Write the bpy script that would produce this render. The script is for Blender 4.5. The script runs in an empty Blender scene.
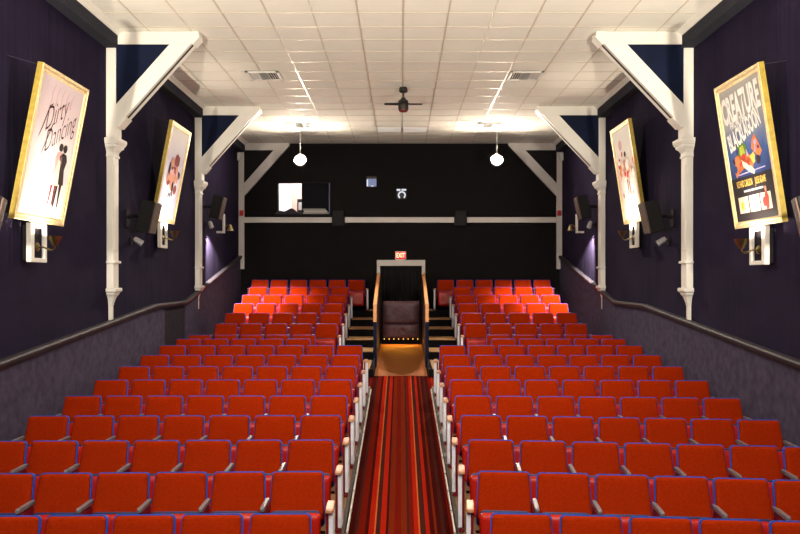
import bpy, math, random
from mathutils import Vector, Matrix
random.seed(7)
ZC = 3.3                      # camera height above the foot of the sloped floor
SC = bpy.context.scene
COL = SC.collection
# ------------------------------------------------------------------ camera
cam_d = bpy.data.cameras.new('camera'); cam = bpy.data.objects.new('camera', cam_d); COL.objects.link(cam)
cam_d.sensor_width = 36; cam_d.lens = 36; cam_d.shift_x = -1/800; cam_d.shift_y = 13/800
cam_d.clip_start = 0.05; cam_d.clip_end = 200
cam.location = (0, 0, ZC); cam.rotation_euler = (math.pi/2, 0, 0)
SC.camera = cam
# ------------------------------------------------------------------ world, exposure, lights
w = bpy.data.worlds.new('world'); SC.world = w; w.use_nodes = True
w.node_tree.nodes['Background'].inputs[0].default_value = (1, .93, .85, 1)
w.node_tree.nodes['Background'].inputs[1].default_value = 0.0
SC.view_settings.view_transform = 'Standard'; SC.view_settings.look = 'None'
SC.view_settings.exposure = 0.0; SC.view_settings.gamma = 1; SC.view_settings.use_curve_mapping = False
SC.cycles.max_bounces = 6; SC.cycles.sample_clamp_indirect = 6
CEIL = 3.754                  # ceiling above the eye
def lamp(name, kind, loc, energy, color, target=None, **kw):
    l = bpy.data.lights.new(name, kind); l.energy = energy; l.color = color
    for k, v in kw.items(): setattr(l, k, v)
    o = bpy.data.objects.new(name, l); COL.objects.link(o)
    o.location = (loc[0], loc[1], loc[2] + ZC)
    if target:
        d = Vector((target[0]-loc[0], target[1]-loc[1], target[2]-loc[2]))
        o.rotation_euler = d.to_track_quat('-Z', 'Y').to_euler()
    return o
WARM = (1, .87, .70); SOFT = (1, .93, .84)
E_HOUSE = 820; E_FLOOD = 680; E_BEAM = 1000; E_SCONCE = 2300; E_SPOT = 1300; E_UP = 2250
# recessed house lights in the ceiling over the front of the hall
for sx in (-1, 1):
    lamp('house_downlight', 'SPOT', (sx*2.0, 1.2, CEIL-.05), E_HOUSE, SOFT, (sx*2.2, 8.0, -2.0), spot_size=1.9, spot_blend=.8, shadow_soft_size=.18)
    lamp('house_downlight', 'SPOT', (sx*1.7, 3.6, CEIL-.05), E_HOUSE*.55, SOFT, (sx*2.0, 8.2, -2.0), spot_size=2.0, spot_blend=.9, shadow_soft_size=.12)
    # ceiling fill added at the unseen sconces of the bay beside the camera
    lamp('sconce_fill', 'SPOT', (sx*4.0, 4.6, .3), E_UP, (1, .90, .74), (sx*2.3, 8.0, 3.7), spot_size=2.3, spot_blend=.8, shadow_soft_size=.1)

# ------------------------------------------------------------------ mesh helpers
class MB:
    def __init__(s): s.v = []; s.f = []
    def add(s, vs, fs):
        n = len(s.v); s.v += [tuple(p) for p in vs]; s.f += [tuple(i+n for i in f) for f in fs]; return s
    def box(s, x0, x1, y0, y1, z0, z1):
        return s.hexa([(x0,y0,z0),(x1,y0,z0),(x1,y1,z0),(x0,y1,z0),(x0,y0,z1),(x1,y0,z1),(x1,y1,z1),(x0,y1,z1)])
    def hexa(s, p):
        return s.add(p, [(3,2,1,0),(4,5,6,7),(0,1,5,4),(1,2,6,5),(2,3,7,6),(3,0,4,7)])
    def bbox(s, x0, x1, y0, y1, z0, z1, b=.006):
        # box with chamfered edges
        pts = []; 
        rings = [(z0, b), (z0+b, 0), (z1-b, 0), (z1, b)]
        for z, i in rings:
            a, c, e, g = x0+i, x1-i, y0+i, y1-i
            pts += [(a+b,e,z),(c-b,e,z),(c,e+b,z),(c,g-b,z),(c-b,g,z),(a+b,g,z),(a,g-b,z),(a,e+b,z)]
        return s.rings(pts, 8, 4)
    def rings(s, pts, n, m, cap=True, closed=True):
        fs = []
        for r in range(m-1):
            for i in range(n if closed else n-1):
                j = (i+1) % n
                fs.append((r*n+i, r*n+j, (r+1)*n+j, (r+1)*n+i))
        if cap: fs.append(tuple(range(n-1, -1, -1))); fs.append(tuple((m-1)*n+i for i in range(n)))
        return s.add(pts, fs)
    def prism(s, poly, fn, t0, t1):
        # poly of 2D points pushed between t0 and t1; fn maps (a, b, t) to a point
        n = len(poly)
        return s.rings([fn(a, b, t0) for a, b in poly] + [fn(a, b, t1) for a, b in poly], n, 2)
    def lathe(s, prof, n=20, o=(0,0,0), M=None):
        pts = []
        for r, z in prof:
            for i in range(n):
                a = 2*math.pi*i/n; p = Vector((r*math.cos(a), r*math.sin(a), z))
                if M: p = M @ p
                pts.append(p + Vector(o))
        return s.rings(pts, n, len(prof))
    def tube(s, path, r, n=10):
        path = [Vector(p) for p in path]; pts = []
        for i, p in enumerate(path):
            t = (path[min(i+1, len(path)-1)] - path[max(i-1, 0)]).normalized()
            u = t.orthogonal().normalized()
            if i and abs(t.dot(pu)) < .999: u = (pu - t*t.dot(pu)).normalized()
            pu = u; v = t.cross(u)
            for k in range(n):
                a = 2*math.pi*k/n; pts.append(p + (u*math.cos(a) + v*math.sin(a))*(r if not isinstance(r, list) else r[i]))
        return s.rings(pts, n, len(path))
    def sphere(s, c, r, n=14, m=9, sc=(1,1,1)):
        prof = [(r*math.sin(math.pi*(k+.02)/(m+.04)), -r*math.cos(math.pi*(k+.02)/(m+.04))) for k in range(m+1)]
        return s.lathe(prof, n, c, Matrix.Diagonal((*sc,)))
    def sweep(s, prof, p0, p1, fn0):
        return s
    def build(s, name, mat, parent=None, smooth=False, label=None, fix=True):
        me = bpy.data.meshes.new(name); me.from_pydata(s.v, [], s.f); me.update()
        if fix:
            import bmesh
            bm = bmesh.new(); bm.from_mesh(me); bmesh.ops.recalc_face_normals(bm, faces=bm.faces); bm.to_mesh(me); bm.free()
        if mat: me.materials.append(mat)
        if smooth:
            for p in me.polygons: p.use_smooth = True
            try: me.set_sharp_from_angle(angle=math.radians(38))
            except Exception: pass
        o = bpy.data.objects.new(name, me); COL.objects.link(o)
        if parent: o.parent = parent
        if label: o['label'] = label
        return o
def tag(o, label=None, cat=None, group=None, kind=None):
    if label: o['label'] = label
    if cat: o['category'] = cat
    if group: o['group'] = group
    if kind: o['kind'] = kind
    return o
def struct(o): o['kind'] = 'structure'; return o
def thing(name, label, cat, loc=(0,0,0), group=None, M=None):
    o = bpy.data.objects.new(name, None); COL.objects.link(o); o.empty_display_size = .1
    if M is not None: o.matrix_world = M
    else: o.location = (loc[0], loc[1], loc[2]+ZC)
    return tag(o, label, cat, group)
def copy_tree(o, parent=None):
    c = o.copy(); COL.objects.link(c)
    if parent: c.parent = parent
    for ch in [x for x in KIDS.get(o.name, [])]: copy_tree(ch, c)
    return c
KIDS = {}
def index_kids():
    KIDS.clear()
    for o in bpy.data.objects:
        if o.parent: KIDS.setdefault(o.parent.name, []).append(o)
def rebase(r, x, y, z):
    # put a thing's root at its base; its parts were laid out in scene coordinates
    r.location = (x, y, z); off = Vector((-x, -y, -z))
    for ch in r.children: ch.data.transform(Matrix.Translation(off))
def set_mesh_z(mb): mb.v = [(x, y, z+ZC) for x, y, z in mb.v]; return mb
def S(name, mb, mat, parent=None, **k):           # structure in eye-relative heights
    set_mesh_z(mb); o = mb.build(name, mat, parent, **k)
    if not parent: struct(o)
    return o

# ------------------------------------------------------------------ materials
def mat(name, col, rough=.6, metal=0, spec=.5, noise=None, bump=None, emit=None, coat=0, sheen=0):
    m = bpy.data.materials.new(name); m.use_nodes = True; nt = m.node_tree; b = nt.nodes['Principled BSDF']
    b.inputs['Base Color'].default_value = (*col, 1); b.inputs['Roughness'].default_value = rough
    b.inputs['Metallic'].default_value = metal; b.inputs['Specular IOR Level'].default_value = spec
    b.inputs['Coat Weight'].default_value = coat; b.inputs['Sheen Weight'].default_value = sheen
    tc = nt.nodes.new('ShaderNodeTexCoord')
    if noise:
        sc, amt, stretch = noise
        mp = nt.nodes.new('ShaderNodeMapping'); mp.inputs['Scale'].default_value = stretch
        nt.links.new(tc.outputs['Object'], mp.inputs[0])
        n = nt.nodes.new('ShaderNodeTexNoise'); n.inputs['Scale'].default_value = sc; n.inputs['Detail'].default_value = 4
        nt.links.new(mp.outputs[0], n.inputs['Vector'])
        r = nt.nodes.new('ShaderNodeValToRGB')
        r.color_ramp.elements[0].position = .3; r.color_ramp.elements[1].position = .7
        r.color_ramp.elements[0].color = (*[c*(1-amt) for c in col], 1); r.color_ramp.elements[1].color = (*[min(1, c*(1+amt)) for c in col], 1)
        nt.links.new(n.outputs['Fac'], r.inputs[0]); nt.links.new(r.outputs[0], b.inputs['Base Color'])
    if bump:
        sc, st, dist, stretch = bump
        mp = nt.nodes.new('ShaderNodeMapping'); mp.inputs['Scale'].default_value = stretch
        nt.links.new(tc.outputs['Object'], mp.inputs[0])
        n = nt.nodes.new('ShaderNodeTexNoise'); n.inputs['Scale'].default_value = sc; n.inputs['Detail'].default_value = 3
        nt.links.new(mp.outputs[0], n.inputs['Vector'])
        bp = nt.nodes.new('ShaderNodeBump'); bp.inputs['Strength'].default_value = st; bp.inputs['Distance'].default_value = dist
        nt.links.new(n.outputs['Fac'], bp.inputs['Height']); nt.links.new(bp.outputs[0], b.inputs['Normal'])
    if emit:
        b.inputs['Emission Color'].default_value = (*emit[0], 1); b.inputs['Emission Strength'].default_value = emit[1]
    return m
M = {}
M['red_fabric'] = mat('red_fabric', (.315, .021, .002), 1, spec=.02, noise=(60, .14, (1,1,1)), bump=(350, .25, .004, (1,1,1)))
M['red_gloss'] = mat('red_gloss', (.44, .012, .004), .36, spec=.3, noise=(5, .08, (1,1,1)))
M['red_paint'] = mat('red_paint', (.20, .006, .012), .4)
M['blue'] = mat('blue_shell', (.014, .066, .40), .5, spec=.2, noise=(30, .1, (1,1,1)))
M['navy_vinyl'] = mat('navy_vinyl', (.012, .022, .10), .5)
M['arm'] = mat('black_arm_plastic', (.17, .15, .16), .38)
M['arm_wood'] = mat('pale_arm_wood', (.58, .29, .16), .4, noise=(14, .25, (6, 1, 6)))
M['aisle_panel'] = mat('grey_white_panel', (.90, .93, 1.0), .45)
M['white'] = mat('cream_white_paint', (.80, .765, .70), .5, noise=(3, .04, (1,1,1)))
M['white_dim'] = mat('dim_white_paint', (.66, .61, .57), .55, noise=(3, .06, (1,1,1)))  # dimmer copy of the white: weak light at the back put into colour
M['navy'] = mat('navy_board', (.004, .008, .030), .7, spec=.15, noise=(4, .2, (1,1,1)))
M['wall'] = mat('dark_purple_fabric', (.020, .015, .035), 1, spec=.04, noise=(2.2, .15, (1, .5, 1)), bump=(2.5, .5, .05, (1, 1.6, .03)))
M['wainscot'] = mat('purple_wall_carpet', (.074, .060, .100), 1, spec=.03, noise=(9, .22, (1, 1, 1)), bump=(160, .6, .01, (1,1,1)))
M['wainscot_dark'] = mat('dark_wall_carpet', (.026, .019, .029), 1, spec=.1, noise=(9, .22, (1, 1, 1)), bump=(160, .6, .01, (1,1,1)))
M['rail'] = mat('dark_rail', (.030, .025, .032), .55, spec=.25, noise=(6, .2, (1,1,1)))
M['black'] = mat('black_paint', (.010, .008, .010), .85, spec=.2, noise=(3, .2, (1,1,1)))
M['black_back'] = mat('black_back_wall', (.0045, .0034, .004), .9, spec=.2, noise=(2, .25, (1,1,1)))
M['black_felt'] = mat('black_felt', (.034, .034, .046), .95, spec=.1, noise=(40, .3, (1,1,1)), bump=(120, .5, .01, (1,1,1)))
M['speaker_black'] = mat('speaker_black', (.006, .005, .006), .7, spec=.25, noise=(50, .2, (1,1,1)))
M['speaker_brown'] = mat('speaker_grille', (.085, .05, .038), .7, noise=(90, .3, (1,1,1)))
M['floor_wood'] = mat('brown_floor_boards', (.20, .105, .035), .5, noise=(9, .35, (5, .6, 5)))
M['tread'] = mat('tan_stair_tread', (.46, .25, .10), .5, noise=(9, .2, (1, 6, 6)))
M['tunnel_floor'] = mat('walkway_boards', (.30, .09, .02), .55, spec=.2, noise=(8, .3, (.6, 6, 6)))
M['oak'] = mat('orange_oak', (.92, .38, .14), .42, noise=(14, .25, (5, .8, 5)))
M['veneer'] = mat('brown_veneer', (.05, .017, .012), .5, noise=(9, .35, (5, 1, .7)))
M['leather'] = mat('brown_leather', (.17, .085, .105), .42, noise=(7, .25, (1,1,1)), bump=(14, .5, .02, (1,1,1)))
M['black_carpet'] = mat('black_stair_carpet', (.010, .009, .011), .95, spec=.1, noise=(20, .3, (1,1,1)))
M['edge_dark'] = mat('dark_edge_channel', (.05, .04, .035), .6, noise=(40, .6, (1,1,1)))
M['edge_white'] = mat('pale_edge_strip', (.70, .64, .58), .4)
M['gold'] = mat('gold_frame', (.74, .56, .30), .4, metal=.35, noise=(18, .15, (1,1,1)))
M['gold_dark'] = mat('old_gold_edge', (.30, .21, .03), .5, metal=.3, noise=(18, .2, (1,1,1)))
M['brass'] = mat('brass', (.36, .28, .13), .28, metal=1)
M['vent_white'] = mat('vent_white', (.80, .78, .74), .45)
M['grid'] = mat('ceiling_grid', (.62, .55, .45), .35)
M['dark_gap'] = mat('vent_dark', (.02, .018, .018), .8)
M['fan_black'] = mat('fan_black', (.022, .018, .017), .45)
M['fan_glow'] = mat('fan_red_glow', (.16, .02, .012), .4)  # red light falling on the motor underside, put into its colour
M['panel_white'] = mat('white_panel', (.93, .91, .89), .4)
M['plastic_grey'] = mat('pale_grey_plastic', (.42, .39, .38), .4)
M['alarm_red'] = mat('alarm_red', (.55, .02, .01), .35)
M['curtain'] = mat('black_curtain', (.010, .008, .010), .85, noise=(4, .2, (1,1,1)))
M['booth_white'] = mat('booth_wall', (.85, .82, .84), .7)
M['booth_pink'] = mat('booth_door_trim', (.62, .36, .30), .6)
M['black_glass'] = mat('dark_glass', (.012, .014, .022), .12, noise=(1.2, .3, (1,1,1)))
M['dark_pane'] = mat('dark_pane', (.004, .004, .006), .6, spec=.05, noise=(1.2, .3, (1,1,1)))
M['blue_frame'] = mat('blue_edge', (.05, .07, .22), .4)
M['paper'] = mat('papers', (.30, .27, .26), .7)
M['steel'] = mat('dark_wire', (.06, .06, .07), .5)
def emat(name, col, st): return mat(name, tuple(.12*c for c in col), .6, spec=.2, emit=(col, st))
M['bulb_flood'] = emat('flood_bulb', WARM, E_FLOOD)
M['bulb_sconce'] = emat('sconce_bulb', WARM, E_SCONCE)
M['bulb_spot'] = emat('spot_bulb', (1, .95, .9), 8)
M['bulb_yellow'] = emat('strip_bulb', (1, .5, .08), 4)
M['panel_glow'] = mat('light_panel_diffuser', (.9, .88, .85), .4, emit=((1, .93, .86), .22))
M['exit_face'] = emat('exit_face', (1, .004, .003), .8)
M['exit_letter'] = emat('exit_letter', (1, .60, .38), 2.2)
M['port_glow'] = emat('port_glass', (.42, .50, .85), .40)
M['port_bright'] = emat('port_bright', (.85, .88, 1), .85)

def ceiling_tile_mat():
    m = mat('ceiling_tile', (.86, .83, .75), .9, spec=.2, noise=(1.4, .03, (1,1,1)), bump=(130, .35, .004, (1,1,1)))
    return m
def carpet_mat():
    m = bpy.data.materials.new('striped_carpet'); m.use_nodes = True; nt = m.node_tree; b = nt.nodes['Principled BSDF']
    b.inputs['Roughness'].default_value = 1; b.inputs['Specular IOR Level'].default_value = .01
    tc = nt.nodes.new('ShaderNodeTexCoord'); sp = nt.nodes.new('ShaderNodeSeparateXYZ'); nt.links.new(tc.outputs['Object'], sp.inputs[0])
    mr = nt.nodes.new('ShaderNodeMapRange'); mr.inputs[1].default_value = -.66; mr.inputs[2].default_value = .66
    nt.links.new(sp.outputs[0], mr.inputs[0])
    rp = nt.nodes.new('ShaderNodeValToRGB'); rp.color_ramp.interpolation = 'CONSTANT'
    R = (.42, .015, .004); D = (.060, .005, .004); B = (.17, .008, .003); O = (.62, .13, .03); G = (.065, .014, .010); C = (.19, .018, .004)
    half = [(-.66, D), (-.60, B), (-.545, D), (-.47, G), (-.44, B), (-.37, D), (-.335, R), (-.278, O), (-.262, G), (-.215, R), (-.155, D), (-.13, C), (-.07, B), (.0, C), (.06, G), (.085, B), (.13, R), (.178, O), (.195, G), (.25, R), (.29, D), (.34, C), (.365, D), (.41, G), (.45, D), (.50, B), (.56, R), (.60, B)]
    el = rp.color_ramp.elements
    for i, (x, c) in enumerate(half):
        p = (x+.66)/1.32
        e = el[i] if i < 2 else el.new(p)
        e.position = p; e.color = (*c, 1)
    nt.links.new(mr.outputs[0], rp.inputs[0])
    n = nt.nodes.new('ShaderNodeTexNoise'); n.inputs['Scale'].default_value = 60; nt.links.new(tc.outputs['Object'], n.inputs['Vector'])
    mx = nt.nodes.new('ShaderNodeMixRGB'); mx.blend_type = 'MULTIPLY'; mx.inputs[0].default_value = .5
    nt.links.new(rp.outputs[0], mx.inputs[1]); nt.links.new(n.outputs['Fac'], mx.inputs[2])
    g = nt.nodes.new('ShaderNodeBrightContrast'); g.inputs[1].default_value = 0
    nt.links.new(mx.outputs[0], b.inputs['Base Color'])
    return m
M['ceiling'] = ceiling_tile_mat(); M['carpet'] = carpet_mat()

# ------------------------------------------------------------------ heights of the floor
WX = 4.45; WXS = {-1: 4.45, 1: 4.415}; YB = 22.0; Y0 = -4.0
H = .84; HS = .806                 # top of a seat back above its floor
def seat_floor(y): return -3.026 + .0749*min(y, 14.5)
def carpet_z(y): return -3.26 + .089*y
TOP12 = -.895; RISE = .1845
def plat(k): return TOP12 + RISE*k - H                  # k = 0..5, raised rows
def plat_y(k): return 16.3 if k == 0 else 17.2 + .95*(k-1)
# ------------------------------------------------------------------ structure
# floors
for s, nm in ((-1, 'floor'), (1, 'floor')):
    f = MB()
    a, b_ = (.555*s, WX*s)
    def slab(y0, y1, xa, xb, z0, z1, f=f):
        f.hexa([(xa,y0,z0-.5),(xb,y0,z0-.5),(xb,y1,z1-.5),(xa,y1,z1-.5),(xa,y0,z0),(xb,y0,z0),(xb,y1,z1),(xa,y1,z1)])
    slab(Y0, 14.4, a, b_, seat_floor(Y0), seat_floor(14.4))
    slab(14.4, 16.3, .56*s, b_, seat_floor(14.4)-.01, -1.93)
    S('floor', f, M['floor_wood'])
f = MB()
f.hexa([(-.9,Y0,carpet_z(Y0)-.6),(.9,Y0,carpet_z(Y0)-.6),(.9,15.6,carpet_z(15.6)-.4),(-.9,15.6,carpet_z(15.6)-.4),
        (-.9,Y0,carpet_z(Y0)-.012),(.9,Y0,carpet_z(Y0)-.012),(.9,15.6,carpet_z(15.6)-.012),(-.9,15.6,carpet_z(15.6)-.012)])
S('floor', f, M['black'])
f = MB()
f.hexa([(-.52,15.6,-2.3),(.52,15.6,-2.3),(.52,22.6,-2.0),(-.52,22.6,-2.0),(-.52,15.6,-1.868),(.52,15.6,-1.868),(.52,22.6,-1.47),(-.52,22.6,-1.47)])
S('floor', f, M['tunnel_floor'])
# carpet runner
cz = carpet_z
f = MB()
ys = [2.0 + i*.5 for i in range(25)] + [14.4]
pts = []
for y in ys: pts += [(-.55, y, cz(y)), (.55, y, cz(y)), (.55, y, cz(y)-.011), (-.55, y, cz(y)-.011)]
f.rings(pts, 4, len(ys))
f.hexa([(-.64,14.4,cz(14.4)-.011),(.64,14.4,cz(14.4)-.011),(.64,15.6,cz(15.6)-.011),(-.64,15.6,cz(15.6)-.011),(-.64,14.4,cz(14.4)),(.64,14.4,cz(14.4)),(.64,15.6,cz(15.6)),(-.64,15.6,cz(15.6))])
set_mesh_z(f); o = f.build('carpet_runner', M['carpet']); tag(o, 'red and orange striped carpet running up the centre aisle', 'carpet')
# raised seating platforms: risers black, dark tops
for s in (-1, 1):
    f = MB()
    for k in range(6):
        y0, y1 = plat_y(k), (plat_y(k+1) if k < 5 else YB)
        xa, xb = sorted(((.57 if k else 1.30)*s, WX*s))
        f.box(xa, xb, y0, y1, -2.3, plat(k))
    xa, xb = sorted((.535*s, 1.30*s)); f.box(xa, xb, 15.5, 16.66, -2.3, plat(0))
    xa, xb = sorted((.57*s, 1.30*s)); f.box(xa, xb, 16.66, 17.2, -2.3, plat(0))
    S('stepped_floor', f, M['black_carpet'])
    st = thing('stairs', 'tan-treaded stairs climbing on the %s side of the sunken walkway' % ('left' if s < 0 else 'right'), 'stairs', (0,0,0))
    for k in range(6):
        t = MB(); y0, y1 = (15.5 if k == 0 else plat_y(k)), (plat_y(k+1) if k < 5 else YB)
        xa, xb = sorted((.612*s, (1.24 if k < 5 else .85)*s))
        t.bbox(xa, xb, y0-.02, y1-.01, plat(k)+.001, plat(k)+.022, .006); t.build('tread', M['tread'], st)
# side walls
def railz(y):
    if y < 14.3: return -.456 + .0822*(y-14.3)
    if y < 16.3: return -.456 + .004*(y-14.3)
    return -.448 + .195*(y-16.3)
for s, sd in ((-1, 'left'), (1, 'right')):
    WX = WXS[s]
    f = MB(); xa, xb = sorted((WX*s, (WX+.2)*s)); f.box(xa, xb, Y0, YB+.2, -3.6, CEIL)
    wl = S('wall_'+sd, f, M['wall'])
    # fabric pleats: fine ribs standing off the wall
    f = MB(); xa, xb = sorted((WX*s, (WX-.006)*s))
    # carpeted lower wall standing off the upper one
    prof = [Y0, 14.3, 14.9, 16.3, YB]
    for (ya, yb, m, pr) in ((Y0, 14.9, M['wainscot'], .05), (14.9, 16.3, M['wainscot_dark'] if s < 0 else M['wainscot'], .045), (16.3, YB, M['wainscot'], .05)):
        ys = [ya] + [q for q in prof if ya < q < yb] + [yb]
        f = MB(); pts = []
        for y in ys:
            x0, x1 = (WX-pr)*s, (WX+.01)*s
            pts += [(x0, y, -3.5), (x1, y, -3.5), (x1, y, railz(y)-.02), (x0, y, railz(y)-.02)]
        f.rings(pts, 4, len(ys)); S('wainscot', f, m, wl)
    f = MB(); pts = []
    pf = [(-.01, .02), (-.01, -.075), (.075, -.075), (.085, -.06), (.10, -.03), (.105, 0), (.095, .02), (.06, .03)]
    for y in (Y0, 14.3, 16.3, YB):
        for a, z in pf: pts.append(((WX-a)*s, y, railz(y)+z))
    f.rings(pts, len(pf), 4); S('trim_1' if s < 0 else 'trim_2', f, M['rail'])
    # soffit along the ceiling: black felt box with pale crown strip
    f = MB(); xa, xb = sorted(((WX-.18)*s, WX*s)); f.box(xa, xb, Y0, YB, 3.50, CEIL); S('trim_3' if s < 0 else 'trim_4', f, M['black_felt'])
    f = MB(); pts = []
    for y in (Y0, YB):
        for a, z in ((WX-.18, CEIL), (WX-.18, CEIL-.07), (WX-.195, CEIL-.07), (WX-.215, CEIL-.04), (WX-.25, CEIL-.015), (WX-.26, CEIL)): pts.append((a*s, y, z))
    f.rings(pts, 6, 2); S('trim_5' if s < 0 else 'trim_6', f, M['white'])
WX = 4.45
# ceiling and its metal grid
f = MB(); f.box(-WX-.2, WX+.2, Y0, YB+.2, CEIL, CEIL+.15); S('ceiling', f, M['ceiling'])
f = MB(); T = .637; g = .011
for k in range(-6, 7):
    x = .03 + k*T
    f.box(x-g, x+g, Y0, YB, CEIL-.006, CEIL+.001)
y = 11.23 - T*23
while y < YB:
    if y > Y0: f.box(-4.2, 4.2, y-g, y+g, CEIL-.0055, CEIL+.001)
    y += T
S('trim_7', f, M['grid'])
# front wall behind the camera, dark like the rest
f = MB(); f.box(-WX-.2, WX+.2, Y0-.2, Y0, -3.6, CEIL); S('wall_front', f, M['wall'])
# back wall with its openings
holes = [(-.57, .57, -2.5, .385), (-3.41, -1.925, 1.80, 2.70), (-.965, -.655, 2.55, 2.87), (-.14, .165, 2.22, 2.53)]
def wall_holes(x0, x1, z0, z1, y0, y1, holes):
    f = MB(); xs = sorted({x0, x1} | {h[0] for h in holes} | {h[1] for h in holes}); zs = sorted({z0, z1} | {h[2] for h in holes} | {h[3] for h in holes})
    for i in range(len(xs)-1):
        for j in range(len(zs)-1):
            cx, cz_ = (xs[i]+xs[i+1])/2, (zs[j]+zs[j+1])/2
            if any(h[0] < cx < h[1] and h[2] < cz_ < h[3] for h in holes): continue
            f.box(xs[i], xs[i+1], y0, y1, zs[j], zs[j+1])
    return f
S('wall_back', wall_holes(-WX, WX, -2.5, CEIL, YB, YB+.16, holes), M['black_back'])
# pale rail across the back wall, broken by the speakers
for i, (px0, px1) in enumerate(((243.5, 332.5), (345.0, 454.3), (466.3, 556.5))):
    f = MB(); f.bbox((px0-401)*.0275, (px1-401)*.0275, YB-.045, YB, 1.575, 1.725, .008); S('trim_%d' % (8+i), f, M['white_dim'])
# booth behind the big window
f = MB(); bx0, bx1, bz0, bz1, by = -3.6, -1.75, 1.6, 2.95, 23.6
f.box(bx0-.1, bx0, YB+.16, by, bz0, bz1); f.box(bx0-.1, bx1+.1, by, by+.1, bz0, bz1); f.box(bx1, bx1+.1, YB+.16, by, bz0, bz1)
f.box(bx0, bx1, YB+.16, by, bz1, bz1+.1); f.box(bx0, bx1, YB+.16, by, bz0-.1, bz0)
S('wall_booth', f, M['booth_white'])

# ------------------------------------------------------------------ white knee-braced posts
def brace(yf, s, full, label):
    r = thing('braced_post', label, 'wall post', (0, 0, 0), 'white knee braced posts along the walls')
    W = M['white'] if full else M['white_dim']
    dep = .25 if full else .09
    K = 1.06 if s > 0 else 1.0
    X = lambda a: ((a if a >= 4.3 else 4.3-(4.3-a)*K) + WXS[s] - 4.45)*s
    def pz(poly, y0, y1, name, m, parent=r, smooth=False):
        f = MB(); f.prism([(X(a), z+ZC) for a, z in poly], lambda a, b, t: (a, t, b), y0, y1); f.v = [tuple(v) for v in f.v]
        return f.build(name, m, parent, smooth)
    def bx(a0, a1, y0, y1, z0, z1, name, m, parent=r, b=.006):
        f = MB(); p, q = sorted((X(a0), X(a1))); f.bbox(p, q, y0, y1, z0+ZC, z1+ZC, b); return f.build(name, m, parent)
    zlow = 2.14 if full else .30
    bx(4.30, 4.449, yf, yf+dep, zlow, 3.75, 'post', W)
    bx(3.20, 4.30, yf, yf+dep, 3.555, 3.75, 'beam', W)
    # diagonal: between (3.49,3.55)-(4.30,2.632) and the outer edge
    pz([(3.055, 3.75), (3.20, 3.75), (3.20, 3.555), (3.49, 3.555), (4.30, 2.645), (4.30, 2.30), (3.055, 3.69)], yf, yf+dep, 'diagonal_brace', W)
    if full:
        # inset dark slot along the underside of the diagonal, between two end blocks
        u = Vector((4.30-3.055, 0, 2.30-3.69)); L = u.length; u.normalize(); n = Vector((-.745*1, 0, -.667))
        f = MB()
        def P(t, y, q): p = Vector((3.055, 0, 3.69)) + u*t + n*q; return (X(p.x), y, p.z+ZC)
        f.hexa([P(.16, yf+.07, .002), P(L-.22, yf+.07, .002), P(L-.22, yf+.13, .002), P(.16, yf+.13, .002), P(.16, yf+.07, .006), P(L-.22, yf+.07, .006), P(L-.22, yf+.13, .006), P(.16, yf+.13, .006)])
        f.build('dark_slot', M['dark_gap'], r, label='dark slot under the diagonal')
        for t0, t1 in ((.0, .16), (L-.22, L-.03)):
            f = MB(); f.hexa([P(t0, yf+.005, 0), P(t1, yf+.005, 0), P(t1, yf+dep-.005, 0), P(t0, yf+dep-.005, 0), P(t0, yf+.005, .025), P(t1, yf+.005, .025), P(t1, yf+dep-.005, .025), P(t0, yf+dep-.005, .025)])
            f.build('end_block', W, r)
    pz([(3.44, 3.60), (4.32, 3.60), (4.32, 2.60)], yf+.014, yf+.05, 'triangle_panel', M['navy'] if full else M['black'])['label'] = 'dark navy panel'
    if full:
        bx(4.345, 4.449, yf+.02, yf+.25, -.12, 2.0, 'pilaster', W)
        # raised panel on the inner side
        bx(4.335, 4.346, yf+.07, yf+.20, .45, 1.75, 'inset_panel', W, b=.004)
        # capital and corbel: moulded profiles lofted round the pilaster
        def loft(prof, name):
            f = MB(); pts = []
            for pr, dy, z in prof:
                p, q = sorted((X(4.345-pr), X(4.449))); ya, yb = yf+.02-dy, yf+.25+dy
                pts += [(p, ya, z+ZC), (q, ya, z+ZC), (q, yb, z+ZC), (p, yb, z+ZC)]
            f.rings(pts, 4, len(prof)); f.build(name, W, r)
        loft([(.0, 0, 1.86), (.014, .014, 1.865), (.014, .014, 1.895), (.004, .004, 1.90), (.004, .004, 1.935), (.012, .012, 1.955), (.030, .028, 1.985), (.060, .052, 2.01), (.066, .058, 2.02), (.066, .058, 2.045), (.080, .07, 2.05), (.095, .08, 2.085), (.100, .085, 2.10), (.100, .085, 2.14)], 'capital')
        b1 = MB(); p, q = sorted((X(4.31), X(4.449))); b1.bbox(p, q, yf-.01, yf+.27, .25+ZC, .29+ZC, .008); b1.build('band', W, r)
        loft([(-.05, -.085, -.63), (-.05, -.085, -.40), (-.045, -.08, -.38), (-.043, -.075, -.36), (-.030, -.065, -.32), (-.026, -.06, -.30), (-.012, -.04, -.255), (.008, -.01, -.225), (.012, 0, -.215), (.012, 0, -.20), (.030, .018, -.185), (.045, .03, -.17), (.045, .03, -.13), (.03, .02, -.12)], 'corbel')
    rebase(r, X(4.40), yf+dep/2, (-.63 if full else .30)+ZC)
    return r
for s, sd in ((-1, 'left'), (1, 'right')):
    brace(12.06, s, True, 'nearest white post with knee brace on the %s wall' % sd)
    brace(17.25, s, True, 'second white post with knee brace on the %s wall, beyond the nearest' % sd)
    brace(YB-.1, s, False, 'white corner post with knee brace in the back %s corner' % sd)

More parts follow.
